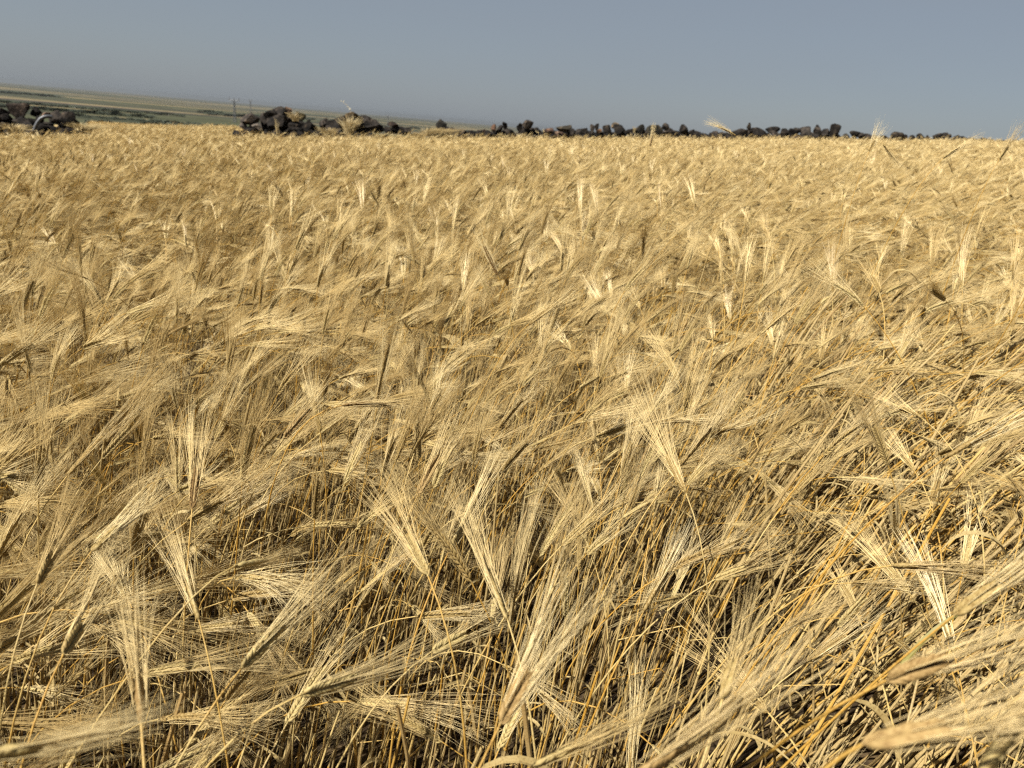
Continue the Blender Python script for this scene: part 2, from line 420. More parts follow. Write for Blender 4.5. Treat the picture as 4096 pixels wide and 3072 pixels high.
Z3 = lambda X, Y, W, H: (1800+X/2.16, 380+Y/2.16, W/2.16, H/2.16)
Z4 = lambda X, Y, W, H: (2700+X/1.5845, 400+Y/1.5845, W/1.5845, H/1.5845)
S = []   # (zone, box, landmark text or None, opts)
def add(zone, Z, lst):
    for it in lst:
        X, Y, W, H = it[:4]; lm = it[4] if len(it) > 4 else None; op = it[5] if len(it) > 5 else {}
        S.append((zone, Z(X, Y, W, H), lm, op))
add('left rock pile', Z1, [
 (-120, 330, 150, 110), (-200, 360, 160, 140), (-60, 400, 140, 90), (30, 322, 130, 70), (185, 293, 165, 125, 'biggest reddish boulder crowning the left pile', dict(tint=(1.35, 1.2, 1.1))), (303, 320, 92, 80, 'round dark boulder right of the crowning reddish one'),
 (25, 380, 130, 70), (75, 405, 90, 85), (135, 415, 90, 70), (212, 400, 110, 100), (402, 366, 85, 40, 'pale pink flat stone on the left pile', dict(tint=PINK)), (345, 398, 80, 60),
 (500, 356, 150, 135, 'broad brown block near the right end of the left pile'), (585, 365, 150, 130, 'sloping triangular boulder at the right end of the left pile', dict(shape='peak')), (640, 430, 110, 70), (285, 415, 85, 85), (50, 450, 100, 60), (230, 450, 110, 60), (140, 455, 90, 60), (400, 450, 110, 60), (560, 450, 140, 60)])
add('middle rock pile', Z2, [
 (215, 375, 172, 92, 'wide grey flat-topped slab on the left of the middle pile', dict(tint=GREY)), (158, 455, 72, 60, 'small pale grey block under the flat-topped slab', dict(tint=(4, 3.9, 3.8))), (270, 455, 120, 70, 'speckled grey stone below the flat-topped slab', dict(tint=(2.6, 2.6, 2.5))), (335, 372, 70, 120), (400, 352, 120, 95), (470, 318, 130, 85, 'dark rounded boulder on the very top of the middle pile'), (543, 320, 80, 70, 'pinkish tan boulder on top of the middle pile', dict(tint=(2.6, 2.1, 1.7))),
 (460, 395, 180, 110), (560, 378, 130, 90), (650, 362, 100, 95, 'mossy boulder at the right shoulder of the middle pile', dict(tint=(1.5, 1.5, .9))), (640, 420, 150, 100), (725, 430, 125, 95, 'sloping black boulder at the right foot of the middle pile', dict(shape='peak', tint=DARK)), (360, 450, 110, 80), (440, 460, 120, 70), (530, 440, 140, 90), (600, 455, 120, 70), (700, 480, 110, 60), (760, 490, 80, 50)])
add('grassy rock pile', Z2, [
 (850, 418, 90, 100, 'leftmost dark stone of the grassy pile'), (930, 432, 130, 85), (990, 395, 115, 85, 'dark peaked stone left of the grassy boulder'), (1108, 368, 150, 110, 'light grey-brown boulder crowning the grassy pile', dict(tint=(3.2, 2.8, 1.9))), (1200, 395, 160, 100, 'long dark brown boulder right of the crowning grassy boulder'), (1255, 430, 170, 100), (1320, 470, 110, 75), (940, 480, 130, 65), (1030, 470, 120, 70), (1140, 425, 110, 90, 'black shaded stone under the crowning grassy boulder', dict(tint=DARK)), (1130, 480, 130, 65), (1210, 480, 130, 65)])
add('low stone heap', Z2, [
 (1450, 448, 95, 60, 'squarish brown block on the low heap between grass pile and pointed stone', dict(tint=(1.5, 1.3, 1.2))), (1412, 490, 80, 65), (1500, 485, 110, 65), (1555, 500, 110, 60), (1450, 500, 90, 50)])
add('drystone wall', Z2, [
 (1868, 426, 95, 100, 'pointed black stone standing at the left start of the wall', dict(shape='peak', tint=(.75, .8, .75))), (1925, 492, 60, 60), (1985, 498, 120, 65), (2050, 515, 60, 45), (2110, 523, 55, 40), (2180, 530, 60, 40)])
add('drystone wall', Z3, [
 (235, 320, 60, 40), (290, 298, 62, 55, 'pinkish rounded stone low in the wall', dict(tint=(2.4, 1.8, 1.6))), (340, 305, 80, 50), (376, 254, 42, 62, 'small pink-topped stone before the leaning black slab', dict(tint=(2.6, 1.8, 1.4))), (425, 262, 62, 68), (476, 230, 42, 75, 'leaning black finger-shaped slab in the wall', dict(tilt=-.35)), (500, 288, 115, 65), (603, 245, 60, 85), (675, 216, 95, 75, 'highest slanting boulder left of centre in the wall', dict(tilt=-.45)), (650, 268, 85, 85), (705, 285, 95, 65), (765, 283, 60, 65), (850, 288, 90, 60, 'brown capped boulder beside the pale pink slabs', dict(tint=(2.0, 1.5, 1.3))), (905, 318, 95, 42, 'pale pinkish slab low in the wall', dict(tint=PINK)), (975, 322, 80, 36, 'smaller pale slab right of the pinkish slab', dict(tint=(4, 3, 2.4))), (985, 264, 130, 80, 'long humped grey boulder above the pale slabs', dict(tint=(1.3, 1.3, 1.1))), (1060, 292, 52, 60), (1075, 318, 66, 40), (1140, 288, 135, 62, 'long low flat-topped boulder in the wall'), (1150, 318, 90, 42), (1232, 256, 46, 85, 'narrow upright stone with a twin on its right'), (1273, 252, 40, 70, 'right one of two narrow twin stones', dict(tilt=-.25)), (1287, 294, 52, 40, 'small orange-tan stone in the wall', dict(tint=ORG)), (1310, 310, 80, 55), (1362, 262, 90, 90), (1430, 238, 70, 50, 'grey-tan capstone on a tall part of the wall', dict(tint=(3, 2.7, 2.1))), (1462, 258, 100, 90), (1505, 298, 90, 65), (1570, 292, 90, 60), (1640, 258, 90, 100, 'black boulder with a straight left edge in the wall', dict(tint=(.8, .85, .8))), (1590, 315, 90, 45), (1672, 303, 66, 55), (1765, 263, 150, 100, 'biggest blunt boulder of the wall', dict(tint=(1.0, 1.05, .9))), (1860, 244, 60, 65, 'rounded knob stone right of the biggest blunt boulder'), (1903, 283, 75, 55), (1865, 308, 115, 55, 'smooth grey boulder low beside the blunt one', dict(tint=GREY)), (1950, 308, 85, 55), (2015, 258, 75, 100, 'dark slab leaning left with rounded top', dict(tilt=-.3)), (2100, 298, 75, 60), (2140, 310, 55, 50)])
add('drystone wall', Z4, [
 (185, 213, 44, 32), (255, 198, 46, 46), (295, 203, 54, 44), (335, 214, 54, 34), (400, 184, 110, 62, 'broad dark boulder under the small perched stone'), (412, 205, 64, 44), (468, 145, 26, 44, 'small pointed stone perched on the wall', dict(shape='peak', tint=(1.3, 1.2, 1.0))), (480, 180, 80, 62), (532, 182, 110, 62, 'long boulder sloping down right of the perched stone', dict(tilt=.3)), (590, 210, 54, 42), (622, 170, 92, 46, 'smooth flat oval boulder lying on top of the wall'), (642, 195, 64, 52), (692, 183, 46, 60), (735, 182, 64, 64), (772, 176, 54, 46), (832, 170, 72, 70, 'tall hunched boulder midway between oval boulder and pillar'), (862, 204, 96, 42), (762, 228, 84, 26, 'flat pinkish stone at the foot of the wall', dict(tint=PINK)), (905, 158, 50, 66, 'dark egg-shaped boulder left of the pillar stone'), (956, 184, 54, 56), (1015, 153, 54, 95, 'tall blunt pillar stone standing upright', dict(shape='pillar', tint=(1.3, 1.25, 1.15))), (940, 214, 76, 38), (1085, 213, 48, 40, 'low stone right after the gap beside the pillar'), (1137, 197, 54, 52), (1177, 208, 54, 44), (1217, 213, 48, 40), (1262, 222, 44, 30), (1330, 226, 56, 28), (1410, 203, 76, 50, 'pale-sided flat boulder in the low right part of the wall', dict(tint=(1.6, 1.5, 1.3))), (1452, 220, 44, 34), (1500, 223, 40, 30), (1552, 213, 48, 44), (1600, 223, 44, 34), (1662, 212, 62, 52, 'twin-humped dark stone near the right end of the wall'), (1700, 208, 62, 48), (1732, 218, 44, 40), (1780, 223, 44, 34), (1822, 230, 62, 26), (1880, 238, 60, 24), (1950, 240, 60, 24)])
# landmarks for naming the plain stones
marks = [(i, s) for i, s in enumerate(S) if s[2]]
def nth(k): return ['', 'next', 'second', 'third', 'fourth', 'fifth', 'sixth', 'seventh', 'eighth', 'ninth'][min(k, 9)]
short = {}
for i, s in marks: short[i] = s[2]
used = {}
rngS = random.Random(5)
for i, (zone, (cx, ty, wp, hp), lm, op) in enumerate(S):
    if lm: lab = lm
    else:
        cand = [(abs(s[1][0]-cx), j) for j, s in marks if s[0] == zone]
        if not cand: cand = [(abs(s[1][0]-cx), j) for j, s in marks]
        j = min(cand)[1]; side = 'right' if cx >= S[j][1][0] else 'left'
        lm_words = S[j][2].split(' '); ref = ' '.join(lm_words[:6])
        for stop in (' of', ' the', ' in', ' on', ' a', ' with', ' at', ' and', ' left', ' right', ' near', ' very', ' low', ' beside', ' before', ' under', ' above'):
            while ref.endswith(stop): ref = ref[:-len(stop)]
        pos = 'upper' if ty < 0.5*(min(s[1][1] for s in S if s[0] == zone and abs(s[1][0]-cx) < 120)+ty+20)-22 else 'low'
        size = 'large' if wp > 55 else ('small' if wp < 32 else 'mid-sized')
        kk = (j, side); used[kk] = used.get(kk, 0)+1
        lab = f'{size} dark {pos} stone, {nth(used[kk])} to the {side} of the {ref}'
    seed = 100+i
    op = dict(op)
    stone('boulder', cx, ty, wp, hp, lab, 'boulder', 'stones of the '+zone, seed=seed, dj=rngS.uniform(-.25, .25)-0.012*(ty+hp-540)*.3, **op)
# rubble hidden low behind the barley, carrying the visible stones
g = G(); rs_ = np.random.RandomState(8)
Vi, Fi = ICO[2]
pool = [rock_geo(900+i, 2)[0] for i in range(10)]
def heap(px0, px1, step, hgt, wid=.9, per=4):
    px = px0
    while px < px1:
        D = wall_depth(px); x = float(ray(px, 545).x/ray(px, 545).y*D); z = float(terr(x, D))
        for q in range(per):
            s = rs_.uniform(.35, .6); hh = rs_.uniform(0, 1)**1.0*(hgt-s*.5)
            v = pool[rs_.randint(10)]*np.array([s*1.3, s, s*.85]); a = rs_.uniform(0, 6.3)
            v = np.stack([v[:, 0]*math.cos(a)-v[:, 1]*math.sin(a), v[:, 0]*math.sin(a)+v[:, 1]*math.cos(a), v[:, 2]], 1)
            c = np.array([x+rs_.uniform(-.3, .3), D+.15+rs_.uniform(-wid, wid)*.5*(1-.5*hh/hgt), z+max(s*.3, hh)])
            g.add([Vector(p) for p in (v+c).tolist()], Fi)
        px += step
heap(-420, 310, 13, 1.15, 1.8, 8); heap(985, 1255, 13, 1.15, 1.8, 9); heap(1295, 1520, 14, 1.08, 1.6, 7); heap(1540, 1640, 18, .9, 1.2, 4); heap(1750, 3370, 12, 1.12, .9, 8); heap(3370, 4500, 13, .98, .9, 6)
o = link('rubble', mesh('rubble', g.V, g.F, [M['rock']], smooth=True)); tag(o, 'broken basalt rubble filling the foot of the field wall and piles', 'rubble', kind='stuff')

# ------------------------------------------------------------------ barley crop (uncountable): one object of instances
proto = bpy.data.collections.new('barley_prototypes')
def put_proto(i, parts_list):
    g = G()
    for parts, tf in parts_list:
        for k in ('stem', 'ear', 'awn', 'leaf'): g.join(parts[k], tf)
    me = mesh('crop_%03d' % i, g.V, g.F, MATS, g.M)
    o = bpy.data.objects.new('crop_%03d' % i, me); proto.objects.link(o)
N0, N1, N2 = 60, 36, 28
cnt = 0
for i in range(N0): put_proto(cnt, [(make_stalk(i, 0), None)]); cnt += 1
for i in range(N1): put_proto(cnt, [(make_stalk(500+i, 1), None)]); cnt += 1
for i in range(N2):
    rr_ = random.Random(2000+i); lst = []
    for k in range(22):
        yaw = rr_.gauss(0, .5)
        tf = Matrix.Translation((rr_.uniform(-.19, .19), rr_.uniform(-.19, .19), rr_.gauss(0, .03))) @ Matrix.Rotation(yaw, 4, 'Z') @ Matrix.Rotation(rr_.gauss(.08, .1), 4, 'Y')
        lst.append((make_stalk(3000+i*40+k, 2, cut=.35), tf))
    put_proto(cnt, lst); cnt += 1
N3 = 30
for i in range(N3):
    rg = random.Random(7000+i); parts = dict(stem=G(), ear=G(), awn=G(), leaf=G())
    P, d, ax = stalk_curve(rg, rg.uniform(.50, .80), R(rg.uniform(2, 22)), n=9, bend=.5)
    rb = rg.uniform(.0014, .0038) if i % 2 else rg.uniform(.0014, .0024); tube(P, [rb*(1-.3*k/9)*(1.12 if k in (3, 6) else 1) for k in range(10)], 7, parts['stem'], rg.choice((0, 1, 1)))
    for k in range(rg.choice((0, 1, 1, 2))):
        build_leaf(P[rg.randint(2, 8)], rg.uniform(0, 6.28), rg, rg.uniform(.06, .17), rg.uniform(.004, .009), parts['leaf'], 4)
    if i % 8 == 0:
        q = P[5]; a = rg.uniform(0, 6.28); tube([q, q+Vector((math.cos(a)*.12, math.sin(a)*.12, .05)), q+Vector((math.cos(a)*.24, math.sin(a)*.24, -.02))], [.0013, .0012, .001], 4, parts['stem'], 0)
    put_proto(cnt, [(parts, None)]); cnt += 1
rs = np.random.RandomState(11)
PX, PRO, PSC, PID = [], [], [], []
HALF = 0.70
def wind(x, y):
    """azimuth the ears lean to, and lean of the stems"""
    t = x/(np.abs(y)+.35)
    nx = np.array([mnoise.noise(Vector((a*.55, b*.55, 3.1))) for a, b in zip(x, y)])
    ny = np.array([mnoise.noise(Vector((a*.9, b*.9, 9.1))) for a, b in zip(x, y)])
    az = R(20) + nx*1.0*(1-.6*sstep(t, .1, .4)) - .34*sstep(t, .1, .45)
    lean = .06 + .26*np.maximum(0, ny) + .46*sstep(t, .05, .42)*sstep(y, 10, 2.5) + .15*sstep(t, .1, .7)
    return az, lean
def scatter(r0_, r1_, dens, lo, hi, extra=.9, sc_=(.92, 1.08), yawsd=.65, wallcut=False, leansd=.09, long_=.24):
    A = HALF*1.05; y1 = r1_*1.0; xm = A*y1+extra
    n_ = int(dens*(2*xm)*(y1-(-extra)))
    x = rs.uniform(-xm, xm, n_); y = rs.uniform(-extra, y1, n_)
    r = np.hypot(x, y)
    ok = (r >= r0_) & (r < r1_) & (np.abs(x) < A*np.maximum(y, 0)*1.05+extra)
    if wallcut:
        px = 2138 + x/np.maximum(y, .1)*3080
        wd = np.interp(px, [-600, 0, 1200, 2400, 3400, 4100, 4700], [23, 24, 26.5, 32, 40, 46, 50])-1.0
        gap = ((px > 345) & (px < 935))
        ok &= (y < wd) | gap
    x, y = x[ok], y[ok]
    az, ln_ = wind(x, y); k = len(x)
    yaw = az + rs.normal(0, yawsd, k); fl = rs.rand(k) < .10; yaw[fl] = rs.uniform(0, 6.28, fl.sum())
    tilt = ln_*np.cos(np.clip((yaw-az)*.6, -1.2, 1.2)) + rs.normal(0, leansd, k)
    z = terr(x, y)
    s = rs.uniform(sc_[0], sc_[1], k)*(1+long_*np.clip(tilt-.25, 0, .8)/.5)
    big = np.array([mnoise.noise(Vector((a*.35, b*.35, 0))) for a, b in zip(x, y)])
    big2 = np.array([mnoise.noise(Vector((a*1.1, b*1.1, 7))) for a, b in zip(x, y)])
    s *= 1+.07*big+.12*big2
    return x, y, z, yaw, tilt, s, rs.randint(lo, hi, k)
def topdist(x, y, z, yaw, tilt, s):
    h = .80*s; tx = x+np.cos(yaw)*(np.sin(tilt)*h+.13); ty = y+np.sin(yaw)*(np.sin(tilt)*h+.13); tz = z+np.cos(tilt)*h
    return np.sqrt(tx**2+ty**2+(tz-CAM.z)**2)
def store(t):
    x, y, z, yaw, tilt, s, idx = t
    PX.append(np.stack([x, y, z-.01], 1)); PRO.append(np.stack([0*x, tilt, yaw], 1)); PSC.append(s); PID.append(idx)
tn = scatter(0.0, 3.6, 390, 0, N0, sc_=(.80, 1.07))
x, y, z, yaw, tilt, s, idx = tn
td = topdist(x, y, z, yaw, tilt, s)
rad = np.hypot(x, y)
cl = np.array([mnoise.noise(Vector((a*2.6, b*2.6, 5.5))) for a, b in zip(x, y)])
keep = rs.rand(len(x)) < np.clip(.82+cl*1.1, .35, 1)*(1-.25*sstep(x/(np.abs(y)+.35), .1, .35)*sstep(y, 2.2, 1.2))*np.where((y > .25) & (np.abs(x) < .8*y+.1), np.interp(rad, [.3, .7, 1.0, 1.5], [.18, .42, .80, 1.0]), 1.0)
ok = (td > np.where(x > .35*y, .74, .92)) & (rad > .28) & keep
tn = tuple(a[ok] for a in tn); td = td[ok]
# the near stalks that show largest become single things (below); the rest stay in the crop
x, y = tn[0], tn[1]
infr = (np.abs(x) < .74*(y+.18)) & (y > .32)
order = np.argsort(np.where(infr, td, 1e9))[:230]
single = np.zeros(len(x), bool); single[order] = True
SING = [tuple(a[i] for a in tn) for i in np.nonzero(single)[0]]
store(tuple(a[~single] for a in tn))
us = scatter(0.25, 2.8, 420, N0+N1+N2, N0+N1+N2+N3, .8, (.72, 1.05), leansd=.06, yawsd=.3, long_=.75)
ok = rs.rand(len(us[0])) > .2+.15*sstep(us[0]/(us[1]+.35), .1, .4)
store(tuple(a[ok] for a in us))
store(scatter(10, 44, .12, N0, N0+N1, .8, (1.05, 1.2), yawsd=.9, wallcut=True, leansd=.03))
store(scatter(3.6, 15, 240, N0, N0+N1, .8, (.84, 1.08), yawsd=.55))
store(scatter(15, 60, 13, N0+N1, N0+N1+N2, 1.2, (.9, 1.1), .35, True, .06))
# thin continuation of the crop beyond the gap in the wall
t = scatter(45, 112, 3.2, N0+N1, N0+N1+N2, 1.2, (.9, 1.05), .7, True, .05)
store(t)
pos = np.concatenate(PX); rot = np.concatenate(PRO); scl = np.concatenate(PSC); pid = np.concatenate(PID)
print('instances', len(pos), 'singles', len(SING))
me = bpy.data.meshes.new('barley_crop'); me.vertices.add(len(pos)); me.vertices.foreach_set('co', pos.astype(np.float32).ravel())
a = me.attributes.new('rot', 'FLOAT_VECTOR', 'POINT'); a.data.foreach_set('vector', rot.astype(np.float32).ravel())
a = me.attributes.new('scl', 'FLOAT', 'POINT'); a.data.foreach_set('value', scl.astype(np.float32))
a = me.attributes.new('pid', 'INT', 'POINT'); a.data.foreach_set('value', pid.astype(np.int32))
crop = link('barley_crop', me); tag(crop, 'dense field of ripe golden barley filling the view up to the stone wall', 'barley field', kind='stuff')
ng = bpy.data.node_groups.new('crop_scatter', 'GeometryNodeTree')
ng.interface.new_socket('Geometry', in_out='INPUT', socket_type='NodeSocketGeometry'); ng.interface.new_socket('Geometry', in_out='OUTPUT', socket_type='NodeSocketGeometry')
gi = ng.nodes.new('NodeGroupInput'); go = ng.nodes.new('NodeGroupOutput')
ci = ng.nodes.new('GeometryNodeCollectionInfo'); ci.inputs['Collection'].default_value = proto; ci.inputs['Separate Children'].default_value = True; ci.inputs['Reset Children'].default_value = True
ip = ng.nodes.new('GeometryNodeInstanceOnPoints'); ip.inputs['Pick Instance'].default_value = True
def na(nm, dt):
    q = ng.nodes.new('GeometryNodeInputNamedAttribute'); q.data_type = dt; q.inputs['Name'].default_value = nm; return q
qa, qb, qc = na('rot', 'FLOAT_VECTOR'), na('scl', 'FLOAT'), na('pid', 'INT')
er = ng.nodes.new('FunctionNodeEulerToRotation')
L = ng.links.new
L(gi.outputs[0], ip.inputs['Points']); L(ci.outputs[0], ip.inputs['Instance']); L(qc.outputs[0], ip.inputs['Instance Index'])
L(qa.outputs[0], er.inputs[0]); L(er.outputs[0], ip.inputs['Rotation']); L(qb.outputs[0], ip.inputs['Scale']); L(ip.outputs[0], go.inputs[0])
md = crop.modifiers.new('scatter', 'NODES'); md.node_group = ng

# ------------------------------------------------------------------ single barley stalks
def part_meshes(parts, nm='barley'):
    out = {}
    for k in ('stem', 'ear', 'awn'):
        g = parts[k]
        if g.F: out[k] = mesh(nm+'_'+k, g.V, g.F, MATS, g.M, smooth=True)
    out['leaf'] = [mesh(nm+'_leaf', g.V, g.F, MATS, g.M, smooth=True) for g in parts['leaves']]
    return out
PNAME = {'stem': 'stem', 'ear': 'ear', 'awn': 'awns', 'leaf': 'leaf'}
def assemble(pm, loc, rot=(0, 0, 0), s=1.0):
    e = bpy.data.objects.new('barley_stalk', None); COL.objects.link(e); e.empty_display_size = .05
    e.location = loc; e.rotation_euler = rot; e.scale = (s, s, s)
    eo = None
    for lm_ in pm['leaf']: bl_ = bpy.data.objects.new('leaf', lm_); COL.objects.link(bl_); bl_.parent = e
    for k in ('stem', 'ear', 'awn'):
        if k in pm:
            o = bpy.data.objects.new(PNAME[k], pm[k]); COL.objects.link(o)
            o.parent = eo if (k == 'awn' and eo) else e
            if k == 'ear': eo = o
    return e
PM = {}
for (x, y, z, yaw, tilt, s, idx) in SING:
    idx = int(idx)
    if idx not in PM: PM[idx] = part_meshes(make_stalk(idx, 0))
    e = assemble(PM[idx], (x, y, z-.01), (0, tilt, yaw), s)
    tag(e, 'ripe barley stalk with long-awned ear among the nearest rows of the field', 'barley stalk', 'single barley stalks nearest the camera')

K = 4096/2212
def hero(label, bx, by, tx, ty, dist, dt=0.0, foot=(0, 0), awn=.13, spread=1.0, seed=1, up_=.55, awn_r=None, curl=0.0, leaves=1, via=None, brown=False):
    """ear base / ear tip given in overview pixels (2212 wide); dist in metres; dt = extra distance of the tip"""
    B = atd(bx*K, by*K, dist); T_ = atd(tx*K, ty*K, dist+dt)
    d = (T_-B); EL = d.length; d = d.normalized()
    hz = Vector((d.x, d.y, 0)); 
    fx = B.x-hz.x*.14+foot[0]; fy = B.y-hz.y*.14+foot[1]; fz = float(terr(fx, fy))
    Fp = Vector((fx, fy, fz)); Ht = B.z-fz
    P1 = Fp+Vector((0, 0, Ht*up_)); P2 = B-d*.16-Vector((0, 0, .02))
    if via: P2 = atd(via[0]*K, via[1]*K, via[2])
    P = []
    for i in range(17):
        t = i/16; P.append((Fp*(1-t)**3+P1*3*t*(1-t)**2+P2*3*t*t*(1-t)+B*t**3)-Fp)
    ax = d.cross(Vector((0, 0, 1))); ax = ax.normalized() if ax.length > .05 else Vector((0, 1, 0))
    E = ear_points(B-Fp, Matrix.Rotation(curl/2, 3, ax) @ d, ax, EL, curl)
    parts = make_stalk(seed, 0, curve=(P, E), awn_len=awn, spread=spread, leaves=leaves, awn_r=awn_r)
    pm_ = part_meshes(parts)
    if brown: pm_['ear'].materials[2] = M['ear_brown']
    e = assemble(pm_, Fp)
    tag(e, label, 'barley stalk', 'single barley stalks nearest the camera'); return e
hero('large sharp barley ear pointing right at the bottom left of centre', 650, 1500, 765, 1465, .74, .02, (-.10, .0), .15, .7, 1)
hero('pale upright barley ear on a straight thin stem, lower centre', 925, 1245, 878, 1152, .84, .03, (.0, .03), .13, 1.25, 2)
hero('long upright ear with fanned awns right of the pale upright one', 1097, 1340, 1052, 1225, .80, .03, (.01, .03), .15, 1.0, 3)
hero('blurred plump ear leaning right at the bottom centre', 1080, 1565, 1142, 1450, .60, .01, (-.06, -.02), .15, 1.1, 4, brown=True)
hero('very blurred brown ear lying flat at the bottom right corner', 1862, 1608, 2030, 1570, .43, .0, (-.12, .02), .14, .9, 5, brown=True, via=(1720, 1655, .44))
hero('ear with pale awns rising right from the bottom edge, right of centre', 1150, 1655, 1262, 1608, .66, .02, (-.10, .0), .16, .8, 6)
hero('slanting ear with silvery awns reaching up right, lower left', 521, 1444, 615, 1347, .78, .03, (-.10, .0), .15, .7, 7)
hero('short greyish ear crossing behind the straight thin stem', 932, 1408, 1008, 1368, .88, .03, (-.08, .0), .11, .8, 8)
hero('long arching stalk with a thin small ear at far lower left', 508, 1222, 572, 1211, .80, .05, (-.27, -.14), .04, .5, 9, via=(300, 1290, .72))
hero('pinkish brown ear lying level above the lower left', 738, 876, 842, 872, 1.30, .0, (-.02, .0), .13, .9, 10, brown=True, curl=.3)
hero('brown ear leaning right, midway up and left of centre', 612, 948, 672, 880, 1.25, .03, (-.05, .0), .11, .9, 11, brown=True)
hero('tall pink-brown ear with a long awn brush at the centre', 903, 1068, 948, 985, 1.08, .04, (-.08, .0), .17, .7, 12, brown=True)
hero('slim ear pointing right at the picture centre top', 1142, 700, 1205, 655, 1.72, .05, (-.1, .0), .15, .6, 13)
hero('ear whose white awns fan far to the upper left, right of centre', 1482, 1066, 1442, 985, 1.08, .03, (.02, .0), .20, 1.4, 14)
hero('yellow ear nodding left against the sky above the wall', 1590, 294, 1558, 275, 3.1, .0, (.02, .05), .10, 1.3, 15, curl=.2)
hero('lone brown upright ear breaking the skyline left of the nodding yellow one', 1404, 316, 1409, 292, 3.6, .02, (.0, .05), .08, .5, 16, brown=True)
hero('big slanted ear with long awns against the sky at far right', 2037, 342, 2072, 318, 3.0, .05, (-.1, .05), .14, .5, 17)
hero('upright ear with white awns fanned against the sky, right', 1877, 328, 1889, 302, 2.9, .03, (.0, .05), .10, 1.3, 18)
hero('orange ear hanging head-down near the skyline, right', 1908, 312, 1927, 338, 3.0, .0, (-.05, .05), .07, .5, 19)
hero('steep ear with sparse long awns at the right edge of the skyline', 2158, 345, 2178, 315, 2.8, .03, (.0, .05), .13, 1.2, 20)
hero('plump ear rising to the right edge above the lower right', 2040, 990, 2145, 928, .98, .03, (-.16, .0), .15, .7, 21)
hero('fine ear with tight awns pointing up right, centre of the lower half', 1212, 1180, 1290, 1112, 1.0, .03, (-.1, .0), .15, .5, 22)
hero('blurred pale ear sweeping right, lower right', 1914, 1470, 2035, 1425, .56, .0, (-.16, .0), .15, .8, 23, brown=True)
hero('blurred ear with broad silvery awns at the bottom edge right of centre', 1345, 1700, 1475, 1612, .50, .0, (-.12, -.02), .17, .8, 24, brown=True)
hero('blurred ear lying toward the right at the bottom left corner', -60, 1640, 70, 1618, .50, .0, (-.12, .0), .08, .9, 25)
hero('ear leaning right beside the dark gap right of centre', 1388, 1325, 1440, 1232, .92, .03, (-.06, .0), .12, .7, 26)
hero('sunlit ear at the left with stem curving down left', 197, 1192, 250, 1140, .92, .02, (-.07, .0), .12, .8, 27)
hero('ear on a long stem at the left edge, leaning slightly right', 80, 1262, 112, 1200, .90, .02, (-.04, .0), .13, .8, 28)
hero('pale ear at lower left rising from the stems', 137, 1413, 176, 1350, .82, .02, (-.05, .0), .14, .8, 29)
hero('slim ear leaning right low at the left, beside the slanting silvery one', 430, 1340, 405, 1255, .90, .02, (.0, .0), .13, 1.1, 30)
hero('short ear lying level among leaning stems at the right', 1544, 1252, 1608, 1228, .98, .02, (-.12, .0), .12, .7, 31)
hero('orange ear lying level near the right edge', 1925, 1222, 1995, 1224, .96, .0, (-.14, .0), .14, .8, 32)
hero('greenish blurred upright ear, lower right of centre', 1560, 1510, 1585, 1430, .66, .02, (-.04, .0), .12, .9, 33)
hero('brown ear standing upright behind the arching stalk, bottom left', 305, 1560, 300, 1470, .64, .02, (.0, .0), .12, .9, 34, brown=True)
hero('ear with parallel silver awns bundled to the right edge, lower right', 2060, 1330, 2150, 1265, .70, .0, (-.2, .0), .15, .5, 35)
hero('long bent ear with a straight brush of awns, right of centre', 1640, 725, 1700, 672, 1.65, .05, (-.12, .0), .16, .5, 36)
hero('ear with upright orange-brown grains at left, middle height', 415, 1100, 425, 1010, 1.15, .03, (-.03, .0), .13, .6, 37, brown=True)
hero('dark curled ear nodding left, upper right of centre', 1075, 595, 1045, 530, 2.1, .0, (.05, .0), .10, .7, 38, brown=True)
hero('blurred ear rising steeply in the bottom right corner', 2100, 1700, 2200, 1560, .5, .0, (-.15, .0), .16, .7, 39)

